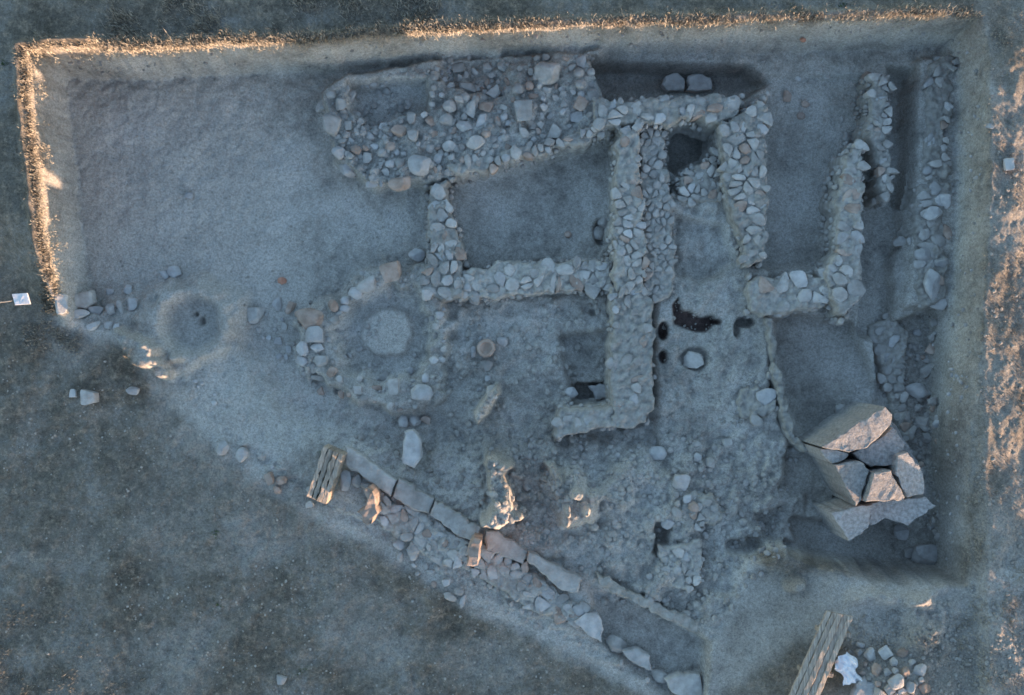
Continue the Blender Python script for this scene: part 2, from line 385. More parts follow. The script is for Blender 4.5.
# irregular slab: polygon in photo pixels given at the height of its top
def slab_mesh(poly, ztop, zbot, seed=0, chip=.012, bev=.03, tiltv=(0, 0), flare=0.0):
    r = np.random.default_rng(seed)
    x, y, _ = unproj([p[0] for p in poly], [p[1] for p in poly], ztop); P = np.stack([x, y], -1)
    Q = []
    for i in range(len(P)):
        a, c_ = P[i], P[(i+1) % len(P)]; n = max(1, int(np.linalg.norm(c_-a)/.07)); e = c_-a; nr = np.array([e[1], -e[0]])/max(np.linalg.norm(e), 1e-6)
        for j in range(n):
            t = j/n; off = nr*r.normal()*chip if j else 0
            Q.append(a+e*t+off)
    Q = np.array(Q)
    area = .5*np.sum(Q[:, 0]*np.roll(Q[:, 1], -1)-np.roll(Q[:, 0], -1)*Q[:, 1])
    if area < 0: Q = Q[::-1]
    cen = Q.mean(0); tz = tilt(Q[:, 0], Q[:, 1]).mean(); n = len(Q)
    T = np.roll(Q, -1, 0)-np.roll(Q, 1, 0); nr = np.stack([T[:, 1], -T[:, 0]], -1); nr /= np.linalg.norm(nr, axis=1)[:, None]+1e-9
    def pz(q): return ztop+tz+(q-cen)@np.array(tiltv)
    rings = []
    hh = ztop-zbot
    for off, dz in ((flare, -hh), (flare*.6+r.normal(size=n)*chip*.6, -hh*.55), (r.normal(size=n)*chip*.4, -bev*1.1), (-bev*.45, -bev*.3), (-bev*1.1, 0)):
        o_ = off if np.ndim(off) else np.full(n, off)
        q = Q+nr*o_[:, None]; zz = pz(Q)+dz+(r.normal(size=n)*chip*.4 if dz > -hh*.5 else 0)
        rings.append(np.column_stack([q, zz]))
    V = np.concatenate(rings); F = []
    for k in range(4):
        for i in range(n):
            j = (i+1) % n; F.append((k*n+i, k*n+j, (k+1)*n+j, (k+1)*n+i))
    bm = bmesh.new(); vs_ = [bm.verts.new(v) for v in V]
    for f in F: bm.faces.new([vs_[i] for i in f])
    top = bm.faces.new([vs_[4*n+i] for i in range(n)]); bm.faces.new([vs_[i] for i in range(n)][::-1])
    res = bmesh.ops.triangulate(bm, faces=[top])
    for _ in range(2):
        es = [e for e in bm.edges if e.calc_length() > .09 and all(v.co.z > ztop+tz-hh*.45-.3 for v in e.verts) and all(f.normal.z > .3 or True for f in e.link_faces)]
        if len(es) < 6000: bmesh.ops.subdivide_edges(bm, edges=es, cuts=1); bmesh.ops.triangulate(bm, faces=[f for f in bm.faces if len(f.verts) > 4])
    for v in bm.verts:
        v.co.z += .010*float(fbm(np.array(v.co.x*9+seed), np.array(v.co.y*9), seed, 3))*1.5
    bmesh.ops.recalc_face_normals(bm, faces=bm.faces)
    me = bpy.data.meshes.new('slab'); bm.to_mesh(me); bm.free()
    return me, (float(cen[0]), float(cen[1]), float(zbot+tz))
def slab(name, poly, ztop, thick, m, label, cat, group=None, seed=0, parent=None, **kw):
    me, c_ = slab_mesh(poly, ztop, ztop-thick, seed, **kw); me.name = name
    o = link(name, me, M[m], parent)
    cu = np.mean([p[0] for p in poly]); cv = np.mean([p[1] for p in poly])
    if parent is None:
        me.transform(__import__('mathutils').Matrix.Translation((-c_[0], -c_[1], -c_[2]))); o.location = c_
        tag(o, label, cat, group)
    return o

def clip(poly, p, n):
    out = []
    for i in range(len(poly)):
        a, c_ = poly[i], poly[(i+1) % len(poly)]; da = (a-p)@n; db = (c_-p)@n
        if da <= 0: out.append(a)
        if da*db < 0: out.append(a+(c_-a)*da/(da-db))
    return out
def voronoi_cells(pts, keep):
    cells = {}
    for i in keep:
        p = pts[i]; d = np.linalg.norm(pts-p, axis=1); o_ = np.argsort(d)[1:16]
        R = d[o_[0]]*3+.05; poly = [p+np.array(v)*R for v in ((-1, -1), (1, -1), (1, 1), (-1, 1))]
        for j in o_:
            n = pts[j]-p; poly = clip(poly, (pts[j]+p)/2, n)
            if len(poly) < 3: break
        if len(poly) >= 3: cells[i] = np.array(poly)
    return cells
def stone_prism(cell, z1, z0, r, gap):
    """one wall stone from its outline in plan: V, F"""
    c_ = cell.mean(0)
    Q = []                                    # cut the corners, drop tiny edges
    n = len(cell)
    for i in range(n):
        a, m_, c2 = cell[i-1], cell[i], cell[(i+1) % n]
        f = r.uniform(.22, .42)
        Q += [m_+(a-m_)*f, m_+(c2-m_)*f]
    Q = np.array(Q); ang = np.arctan2(*(Q-c_).T[::-1]); Q = Q[np.argsort(ang)]
    d = np.linalg.norm(Q-c_, axis=1); Q = c_+(Q-c_)*np.clip(1-gap/np.maximum(d, 1e-3), .5, 1)[:, None]*r.uniform(.95, 1.02, len(Q))[:, None]
    n = len(Q); tl = r.normal(size=2)*.05; rad = d.mean()
    V = []
    for s, dz in ((.96, None), (1.0, -.30), (.97, -.10), (.80, 0.0), (.42, .06)):
        q = c_+(Q-c_)*s; z = np.full(n, z0) if dz is None else z1+dz*min(rad, .12)+(q-c_)@tl+r.normal(size=n)*rad*.02
        V.append(np.column_stack([q, z]))
    V.append(np.array([[c_[0], c_[1], z1+.07*min(rad, .12)]])); V = np.concatenate(V); F = []
    for k in range(4):
        for i in range(n): j = (i+1) % n; F.append((k*n+i, k*n+j, (k+1)*n+j, (k+1)*n+i))
    for i in range(n): F.append((4*n+i, 4*n+(i+1) % n, 5*n))
    return V, F
def inst(P, F, loc, sc_, rz, rx=0, ry=0):
    from mathutils import Euler
    R = np.array(Euler((rx, ry, rz)).to_matrix()); return (P*np.array(sc_))@R.T+np.array(loc), F
class Bag:
    def __init__(s): s.V = []; s.F = []; s.n = 0
    def add(s, V, F):
        s.V.append(np.asarray(V, float)); s.F.append([tuple(int(i)+s.n for i in f) for f in F]); s.n += len(V)
    def mesh(s, name, smooth=False):
        return mesh_from(name, np.concatenate(s.V), [f for g in s.F for f in g], smooth)

NW = [0]
def wall(label, poly, top, base, sp=.20, name='masonry_ruin', cat='ruined wall', group='ruined rubble walls of the dig', cover=.78, m='stone', big=(), tops=None, edge=.05, cap=34, jag=.05):
    """poly: outline of the wall top in photo pixels; tops: optional function (u, v) -> height of the top"""
    NW[0] += 1; sd = NW[0]; r = np.random.default_rng(500+sd)
    x, y, z = unproj([p[0] for p in poly], [p[1] for p in poly], top); P = np.stack([x, y], -1); cx, cy = P.mean(0)
    t0 = float(tilt(cx, cy)); root = empty(name, (cx, cy, base+t0), label, cat, group)
    ox = np.array([cx, cy, base+t0])
    def topf(X, Y):
        tz = top+.05*fbm(X*1.3+sd, Y*1.3, sd, 3)
        if tops is not None:
            k = H/(H-tz); tz = tz+tops(512+X*SC*k, 347.5-Y*SC*k)
        return tz+tilt(X, Y)
    g = .028; xs = np.arange(P[:, 0].min()-.25, P[:, 0].max()+.25, g); ys = np.arange(P[:, 1].min()-.25, P[:, 1].max()+.25, g)
    GX, GY = np.meshgrid(xs, ys); D = sdf(P, GX, GY)+jag*2*fbm(GX*4, GY*4, sd+9, 3)
    t = sm(D/(edge*2.2)+.65); Z = (base-.12+tilt(GX, GY))*(1-t)+(topf(GX, GY)-.020+.05*fbm(GX*6, GY*6, sd, 4)+.045*fbm(GX*17, GY*17, sd+3, 3))*t
    keep = D > -.14; idx = -np.ones(GX.shape, int); used = np.zeros(GX.shape, bool)
    q = keep[:-1, :-1] & keep[1:, :-1] & keep[:-1, 1:] & keep[1:, 1:]
    used[:-1, :-1] |= q; used[1:, :-1] |= q; used[:-1, 1:] |= q; used[1:, 1:] |= q
    idx[used] = np.arange(used.sum()); V = np.stack([GX[used], GY[used], Z[used]], -1)-ox
    jj, ii = np.nonzero(q); F = np.stack([idx[jj, ii], idx[jj, ii+1], idx[jj+1, ii+1], idx[jj+1, ii]], -1)
    link('earth_core', mesh_from('earth_core', V, F, True), M['mortar'], root)
    # stones: cells of a jittered lattice
    pts = []
    for a in np.arange(P[:, 0].min()-.5, P[:, 0].max()+.5, sp):
        for b_ in np.arange(P[:, 1].min()-.5, P[:, 1].max()+.5, sp):
            if r.uniform() < .80:
                pts.append((a+r.uniform(-.5, .5)*sp, b_+r.uniform(-.5, .5)*sp))
                if r.uniform() < .38: pts.append((a+r.uniform(-.5, .5)*sp, b_+r.uniform(-.5, .5)*sp))
        kp = []
    for p_ in pts:
        if all((p_[0]-q_[0])**2+(p_[1]-q_[1])**2 > (.62*sp)**2 for q_ in kp): kp.append(p_)
    pts = np.array(kp)
    for (bu, bv, br) in big:
        bx, by, _ = unproj(bu, bv, top); d = np.hypot(pts[:, 0]-float(bx), pts[:, 1]-float(by)); pts = pts[d > br/SC*1.25]
        pts = np.vstack([pts, [float(bx), float(by)]])
    D = sdf(P, pts[:, 0], pts[:, 1]); keepi = [i for i in range(len(pts)) if D[i] > sp*r.uniform(-.15, .5) and (r.uniform() < cover)]
    cells = voronoi_cells(pts, keepi); made = []
    for i, cl in cells.items():
        a = .5*abs(np.sum(cl[:, 0]*np.roll(cl[:, 1], -1)-np.roll(cl[:, 0], -1)*cl[:, 1]))
        if a < .003: continue
        ctr = cl.mean(0); dd = np.linalg.norm(cl-ctr, axis=1); mx = sp*1.25 if a < (sp*1.6)**2 else 1e9
        cl = ctr+(cl-ctr)*np.minimum(1, mx/np.maximum(dd, 1e-6))[:, None]
        zt = float(topf(np.array(ctr[0]), np.array(ctr[1])))+r.uniform(-.018, .022)
        V, F = stone_prism(cl, zt, zt-.22, r, .009); made.append((a, V-ox, F))
    made.sort(key=lambda t_: -t_[0])
    for a, V, F in made[:cap]:
        c_ = V.mean(0); o_ = link('stone', mesh_from('stone', V-c_, F), M[m if r.uniform() < .72 else ('brown' if r.uniform() < .45 else 'pale')], root, c_)
    if len(made) > cap:
        bg = Bag()
        for a, V, F in made[cap:]: bg.add(V, F)
        o_ = link('small_stones', bg.mesh('small_stones'), M[m], root); o_['kind'] = 'stuff'
    # courses of facing stones down the sides
    bg = Bag(); hh = top-base
    for i in range(len(P)):
        a, c2 = P[i], P[(i+1) % len(P)]; Ln = np.linalg.norm(c2-a); e = (c2-a)/max(Ln, 1e-6)
        nrm = np.array([e[1], -e[0]]); mid = (a+c2)/2+nrm*.05
        if sdf(P, np.array(mid[0]), np.array(mid[1])) > 0: nrm = -nrm
        zc = -.16
        while zc > -hh:
            s = 0
            while s < Ln:
                L_ = r.uniform(.6, 1.2)*sp*.75; p = a+e*(s+L_/2)
                if r.uniform() < cover*.55:
                    f = -zc/hh; q_ = p-nrm*r.uniform(.02,.06)+nrm*(.085*f)
                    zt = float(topf(np.array(p[0]), np.array(p[1])))+zc+r.uniform(-.02, .02)
                    PP, FF = LOW[r.integers(len(LOW))]
                    V, F = inst(PP, FF, (q_[0], q_[1], zt), (L_*.5, .055, r.uniform(.045, .08)), math.atan2(e[1], e[0])+r.uniform(-.12, .12)); bg.add(V-ox, F)
                s += L_
            zc -= .15
    if bg.n: link('facing', bg.mesh('facing'), M[m], root)['kind'] = 'stuff'
    return root

# ------------------------------------------------------------------ ruined walls
wall('long north-south rubble wall with flat plastered top, running beside the square room',
     [(617,124),(640,124),(642,190),(645,250),(646,292),(614,296),(612,262),(612,245),(616,200)], -.42, -1.1, .14, cover=.55, big=((625,140,7),(630,160,6)))
wall('smooth earth-topped southern stretch of the long wall, ending at the L-shaped corner',
     [(611,288),(650,286),(656,340),(656,398),(648,426),(612,428),(612,404)], -.5, -1.2, .15, cover=.34, name='earth_ruin', cat='earth wall')
wall('short east-west arm of the L-shaped earth wall below the dark niche',
     [(560,408),(616,406),(616,428),(590,432),(568,436),(554,446),(551,420)], -.52, -1.1, .15, cover=.30, name='earth_ruin', cat='earth wall')
wall('band of small jumbled stones hugging the east side of the long wall',
     [(638,124),(668,130),(664,160),(674,200),(676,260),(672,300),(644,300),(640,220)], -.60, -1.0, .115, cover=.92, cap=12, big=((654,174,7),))
wall('stone wall on the west side of the square room, large blocks at its lower end',
     [(425,182),(448,180),(452,215),(460,232),(466,262),(463,298),(424,298),(428,240)], -.58, -1.15, .15, big=((440,290,9),(448,292,8),(437,190,8),(434,260,6),(459,252,8)))
wall('stone wall closing the square room on its lower side',
     [(459,272),(500,264),(560,262),(612,260),(612,292),(560,290),(500,298),(459,302)], -.62, -1.1, .15, cover=.95, big=((512,284,8),(575,283,8),(475,298,7)))
wall('slanting rubble wall along the upper side of the square room',
     [(448,166),(500,150),(560,138),(608,118),(612,132),(560,150),(500,164),(452,180)], -.50, -1.1, .13, big=((553,130,8),(515,152,8)), cover=.85)
wall('top rubble wall between the dark cut and the oval pit',
     [(594,98),(720,94),(745,92),(742,118),(715,122),(690,118),(668,126),(640,124),(596,130)], -.40, -1.0, .14, big=((662,118,9),(637,109,9),(650,100,7),(733,102,12),(703,102,6)))
wall('thick block-built wall between the oval pit and the room of fallen stones',
     [(722,122),(768,92),(767,140),(768,180),(767,262),(744,266),(741,240),(722,180)], -.40, -1.15, .15, big=((737,139,8),(752,210,7),(746,160,7)))
wall('packed small-stone footing on the lower right of the oval pit',
     [(678,176),(708,160),(720,145),(724,200),(716,206),(700,200),(684,204)], -.62, -.95, .12, cap=12, cover=.98)
wall('narrow stone wall beside the deep dark slot, upper right',
     [(869,76),(893,72),(892,140),(893,200),(881,200),(876,150),(868,132)], -.55, -1.3, .12, cap=16)
wall('broad stone wall with a rounded top end, left of the dark trench',
     [(848,152),(858,140),(867,142),(866,200),(864,264),(862,300),(846,322),(828,300),(824,272),(836,250),(838,180)], -.42, -1.25, .17, cover=.75, big=((857,290,11),(853,308,9),(857,250,6)))
wall('low earth and stone cross wall joining the broad wall to the narrow curb',
     [(750,278),(800,276),(828,270),(836,296),(822,308),(800,310),(776,316),(748,314)], -.50, -1.2, .2, cover=.62)
wall('narrow plastered curb wall along the left edge of the lower right room',
     [(766,318),(775,316),(780,360),(787,392),(788,410),(796,430),(812,446),(806,452),(788,438),(778,412),(772,380)], -.55, -1.2, .2, cover=.04, name='earth_ruin', cat='earth wall', edge=.04)
wall('low square stone platform against the narrow curb wall',
     [(738,386),(764,384),(770,400),(780,398),(778,410),(768,418),(744,418),(736,404)], -.58, -.9, .22, cover=.55, name='stone_platform', cat='platform')
wall('rubble wall strip along the right section, upper half',
     [(928,62),(954,56),(954,110),(948,130),(954,170),(946,180),(922,180),(926,120)], -.72, -.95, .13, cover=.6, cap=14)
wall('rubble wall strip along the right section, lower half',
     [(920,182),(950,182),(948,230),(946,300),(926,306),(914,290),(914,240)], -.72, -.95, .19, cover=.7)
wall('bumpy rubble footing below the dark trench, right of the lower right room',
     [(866,326),(892,312),(906,330),(908,400),(916,440),(902,446),(892,410),(878,372)], -1.2, -1.5, .14, cover=.95, cap=14)
wall('small rubble wall at the lower centre, crossing the earth slope',
     [(682,496),(716,494),(722,520),(700,530),(684,522)], -.48, -.8, .11, cap=10, cover=.95)
wall('stub of stones beside the earth slope near the lower slab kerb',
     [(660,548),(700,540),(704,580),(690,592),(662,586)], -.50, -.8, .13, cap=10, cover=.7)
wall('rough stone facing of the diagonal terrace wall, left part',
     [(376,500),(395,500),(428,518),(474,544),(470,570),(440,566),(412,548),(372,520)], -.58, -1.0, .15, cover=.9, name='terrace_masonry', cat='terrace wall')
wall('rough stone facing of the diagonal terrace wall, middle part under the kerb slabs',
     [(484,552),(524,566),(562,594),(590,606),(580,628),(540,618),(478,580),(470,566)], -.57, -1.0, .15, cover=.95, name='terrace_masonry', cat='terrace wall',
     big=((489,555,9),(509,585,10),(493,573,9),(540,606,7),(560,616,10)))

# ------------------------------------------------------------------ kerb slabs, planks, blocks
K = 'kerb slabs capping the diagonal terrace wall'
def band(a, b_, w_):
    a = np.array(a, float); b_ = np.array(b_, float); e = (b_-a)/np.linalg.norm(b_-a); n = np.array([-e[1], e[0]])*w_/2
    return [tuple(a-n), tuple(b_-n), tuple(b_+n), tuple(a+n)]
slab('edging_stone', [(346,446),(355,450),(396,481),(390,497),(372,484),(345,464)], -.52, .22, 'stone', 'long kerb slab at the upper left end of the diagonal terrace wall', 'kerb slab', K, 1)
slab('edging_stone', [(399,478),(434,499),(429,514),(411,509),(393,497)], -.53, .22, 'stone', 'kerb slab just right of the first crack in the diagonal row', 'kerb slab', K, 2)
slab('edging_stone', [(435,500),(481,528),(475,541),(460,538),(430,515)], -.54, .22, 'stone', 'kerb slab ending at the sunlit edge stone in the diagonal row', 'kerb slab', K, 3)
slab('edging_stone', [(486,531),(498,531),(528,552),(523,565),(486,550)], -.54, .22, 'stone', 'narrow kerb slab between the edge stone and the dark gap', 'kerb slab', K, 4)
slab('edging_stone', [(529,552),(583,579),(578,593),(562,591),(527,560)], -.50, .24, 'stone', 'widest kerb slab, at the lower right end of the unbroken row', 'kerb slab', K, 5)
slab('edging_stone', [(596,572),(640,595),(712,628),(708,638),(690,632),(640,606),(600,586)], -.52, .30, 'mortar', 'long low kerb of pale earth running down to the lower right corner of the dig', 'kerb slab', K, 6, chip=.02)
slab('edge_stone', [(474,538),(482,540),(478,566),(466,566),(468,548)], -.02, .5, 'brown', 'upright brown edge stone catching sun in the diagonal kerb row', 'edge stone', None, 7, chip=.02)
slab('edge_stone', [(364,489),(373,491),(376,508),(372,524),(363,522),(358,512),(365,504)], .0, .6, 'brown', 'thin upright stone with a bright sunlit edge, right of the stepped plank block', 'edge stone', None, 8, chip=.025)
# weathered grooved stone beam, sunlit lower end
bmR = empty('grooved_beam', tuple(float(a) for a in unproj(325, 475, -.55)), 'weathered grooved beam end sticking out of the dig edge, sunlit at its lower end', 'beam')
def child_slab(root, name, poly, zt, th, m, seed, **kw):
    me, _ = slab_mesh(poly, zt, zt-th, seed, **kw); me.name = name
    me.transform(__import__('mathutils').Matrix.Translation(-root.location)); return link(name, me, M[m], root)
for i in range(4):
    t0, t1 = i/4, (i+1)/4-.015
    A = lambda t: (324+t*20, 446+t*9); B_ = lambda t: (306+t*20, 497+t*8)
    child_slab(bmR, 'ridge', [A(t0), A(t1), B_(t1), B_(t0)], -.12-.015*(i % 2), .45, 'wood', 30+i, chip=.008, bev=.015, tiltv=(-.08, .10))
# tumbled ashlar
G = 'tumbled dressed blocks in the lower right pit'
AB = [
 ([(822,447),(884,407),(892,415),(891,425),(879,437),(868,447),(850,452),(838,449)], 0.2, 1.3, (-0.05, 0.09), 'thick sloping block along the top of the tumbled pile, sunlit front edge', 1),
 ([(820,449),(836,450),(849,454),(843,460),(833,463),(825,457)], 0.1, 1.2, (-0.1, 0.06), 'small wedge block at the left corner of the tumbled pile', 2),
 ([(834,465),(859,462),(869,471),(864,488),(863,500),(858,506)], 0.1, 1.2, (-0.1, 0.14), 'left-hand triangular block of the tumbled pile, left of the black crack', 3),
 ([(873,473),(890,471),(906,498),(904,501),(866,501),(869,488)], 0.12, 1.2, (-0.14, 0.1), 'trapezoid block in the middle of the tumbled pile, below the black crack', 4),
 ([(853,453),(880,439),(892,428),(904,443),(902,452),(893,464),(872,466),(861,460)], -0.06, 1.0, (-0.02, 0.06), 'sunken grey block behind the black crack in the tumbled pile', 5),
 ([(896,456),(907,453),(921,469),(926,484),(926,494),(908,497),(895,474)], 0.0, 1.1, (-0.22, 0.05), 'right-hand leaning block of the tumbled pile', 6),
 ([(866,504),(925,497),(936,506),(908,525),(886,518),(872,525)], -0.32, .9, (0, 0.04), 'lower flat slab under the right front of the tumbled pile', 7),
 ([(831,513),(856,507),(872,505),(869,528),(850,541)], -0.16, 1.0, (-0.06, 0.1), 'lower left slab with a pointed sunlit corner beneath the tumbled pile', 8)]
def grow(poly, d):
    P_ = np.array(poly, float); c_ = P_.mean(0); v_ = P_-c_; return [tuple(q) for q in c_+v_*(1+d/np.linalg.norm(v_, axis=1))[:, None]]
slab('ashlar_block', [(824,452),(882,410),(900,432),(924,470),(928,500),(905,512),(868,512),(850,500)], -.42, .85, 'dressed', 'big buried block carrying the tumbled pile, seen only between the others', 'stone block', G, 59, chip=.01, bev=.015)
for poly, zt, th, tv, lb, sd in AB:
    poly = grow(poly, .9); zt += .14; th += .14
    slab('ashlar_block', poly, zt, th, 'dressed', lb, 'stone block', G, 40+sd, tiltv=tv, chip=.010, bev=.014)
slab('ashlar_block', [(665,76),(678,72),(685,78),(684,90),(668,91),(662,84)], -1.35, .5, 'pale', 'left one of two pale blocks lying in the dark cut at the top', 'stone block', 'pale blocks in the dark cut', 60)
slab('ashlar_block', [(688,76),(699,73),(711,77),(712,89),(700,91),(687,90)], -1.35, .5, 'pale', 'right one of two pale blocks lying in the dark cut at the top', 'stone block', 'pale blocks in the dark cut', 61)
slab('flat_stone', [(404,432),(413,430),(420,440),(421,458),(414,468),(403,463)], -.5, .25, 'pale', 'upright oblong pale slab standing alone below the round plaster floor', 'slab', None, 62)
slab('flat_stone', [(588,386),(600,383),(613,391),(612,399),(596,400)], -1.15, .2, 'pale', 'pale slab lying in the dark niche of the L-shaped wall', 'slab', None, 63)
slab('flat_stone', [(622,651),(640,650),(650,656),(652,671),(640,667),(630,661)], -.60, .2, 'pale', 'pale triangular slab on the lower edge of the diagonal wall', 'slab', None, 64)
slab('flat_stone', [(665,680),(680,674),(700,676),(705,695),(690,705),(672,692)], -.62, .2, 'stone', 'last flat slab of the diagonal wall at the bottom edge of the photo', 'slab', None, 65)
slab('flat_stone', [(574,622),(586,614),(597,613),(603,626),(602,643),(590,637)], -.56, .26, 'pale', 'largest facing block of the diagonal wall, rounded top and broad base', 'slab', None, 66)
slab('flat_stone', [(857,684),(872,682),(888,684),(892,702),(854,702)], .05, .2, 'pale', 'smooth pale slab at the foot of the spoil rubble, cut by the bottom edge', 'slab', None, 67)
slab('flat_stone', [(73,293),(90,290),(93,302),(84,309),(73,307)], -.66, .2, 'stone', 'flat slab at the corner of the left stone row', 'slab', None, 68)
# column drum and brown drum
def drum(u, v, r_px, top, th, m, label, name='column_drum', ring=True):
    x, y, z = [float(a) for a in unproj(u, v, top)]; R = r_px*(H-z)/H/SC
    V = []; F = []; n = 28; prof = [(R*1.0, -th), (R*1.03, -.03), (R*.95, 0), (R*.70, .004), (R*.62, -.02), (R*.3, -.03), (0.001, -.03)]
    rr = np.random.default_rng(int(u))
    j = 1+.03*rr.normal(size=n)
    for k, (q, dz) in enumerate(prof):
        for i in range(n): a = 2*math.pi*i/n; V.append((q*j[i]*math.cos(a), q*j[i]*math.sin(a), dz))
    for k in range(len(prof)-1):
        for i in range(n): F.append((k*n+i, k*n+(i+1) % n, (k+1)*n+(i+1) % n, (k+1)*n+i))
    o = link(name, mesh_from(name, V, F), M[m], None, (x, y, z)); tag(o, label, 'column drum'); OCC.append((u, v, r_px)); return o
rock(694, 359, 10.5, 10, 10, 'round grey worn stone set in a dark ring, below the burnt patches', None, 'stone', k=18, hz=.16)
drum(486, 348, 9, -.68, .25, 'brown', 'brownish round drum with a hollow middle among stones left of the pale floor')

# plank ramp, runs on past the bottom edge of the photo
rp = empty('plank_ramp', tuple(float(a) for a in unproj(815, 680, .0)), 'weathered wooden plank ramp of parallel boards coming in from the bottom edge', 'ramp')
for i in range(5):
    t0, t1 = i/5, (i+1)/5-.012
    A = lambda t: (827+t*27+random.uniform(-.4,.4), 611+t*6); B_ = lambda t: (774+t*31, 730+t*3)
    child_slab(rp, 'board', [A(t0), A(t1), B_(t1), B_(t0)], .13+.008*(i % 3), .05, 'wood', 70+i, chip=.003, bev=.008, tiltv=(.02, -.02))
for k, (u0, v0) in enumerate(((822, 628), (804, 668), (787, 706))):
    child_slab(rp, 'batten', [(u0-3, v0), (u0+30, v0+6), (u0+29, v0+10), (u0-4, v0+4)], .075, .2, 'wood', 90+k, chip=.003, bev=.008)

# small finds and tools
mb = slab('marker_board', [(12,294),(27,293),(30,304),(15,305)], -.16, .03, 'white', 'small pale square board lying on the turf by the left edge', 'board', None, 95, chip=.001, bev=.005)
x, y, z = [float(a) for a in unproj(0, 303, -.22)]; x2, y2, z2 = [float(a) for a in unproj(13, 301, -.2)]
sk = Bag()
d = Vector((x2-x-.5, y2-y, 0)); 
for a in range(1):
    n = 8; V = []
    p0 = Vector((x-.5, y-.05, z+.03)); p1 = Vector((x2, y2, z2+.04)); e = (p1-p0).normalized(); s_ = e.cross(Vector((0, 0, 1))).normalized(); t_ = s_.cross(e)
    for p, rr in ((p0, .012), (p1, .009)):
        for i in range(n): q = p+(s_*math.cos(2*math.pi*i/n)+t_*math.sin(2*math.pi*i/n))*rr; V.append(tuple(q))
    F = [(i, (i+1) % n, n+(i+1) % n, n+i) for i in range(n)]+[tuple(range(n))[::-1], tuple(range(n, 2*n))]
    sk.add(V, F)
tag(link('stick', sk.mesh('stick'), M['wood']), 'thin pale stick on the turf touching the square board at the left edge', 'stick')
# crumpled white bag: a folded sheet with thickness
bx, by, bz = [float(a) for a in unproj(846, 667, zrel(846, 667)+.1)]
n = 26; V = []; F = []
for side in (1, -1):
    for j in range(n):
        for i in range(n):
            a = i/(n-1)-.5; c_ = j/(n-1)-.5; wd = .17+.10*(c_+.5)*0+.05*math.sin(c_*9)
            xx = a*wd*2*(1-.5*abs(c_)); yy = c_*.50
            f = float(fbm(np.array(xx*9+3.), np.array(yy*7.), 99, 3)); rim = min(1, 6*min(.5-abs(a), .5-abs(c_)))
            ca_, sa_ = math.cos(.35), math.sin(.35)
            V.append((xx*ca_-yy*sa_, xx*sa_+yy*ca_, side*.05*rim+.09*f+abs(math.sin(xx*30+yy*10))*.03))
for s in range(2):
    for j in range(n-1):
        for i in range(n-1):
            q = [s*n*n+j*n+i, s*n*n+j*n+i+1, s*n*n+(j+1)*n+i+1, s*n*n+(j+1)*n+i]; F.append(q if s == 0 else q[::-1])
tag(link('crumpled_bag', mesh_from('crumpled_bag', V, F), M['white'], None, (bx, by, bz+.06)), 'crumpled white bag beside the plank ramp at the spoil rubble', 'bag')

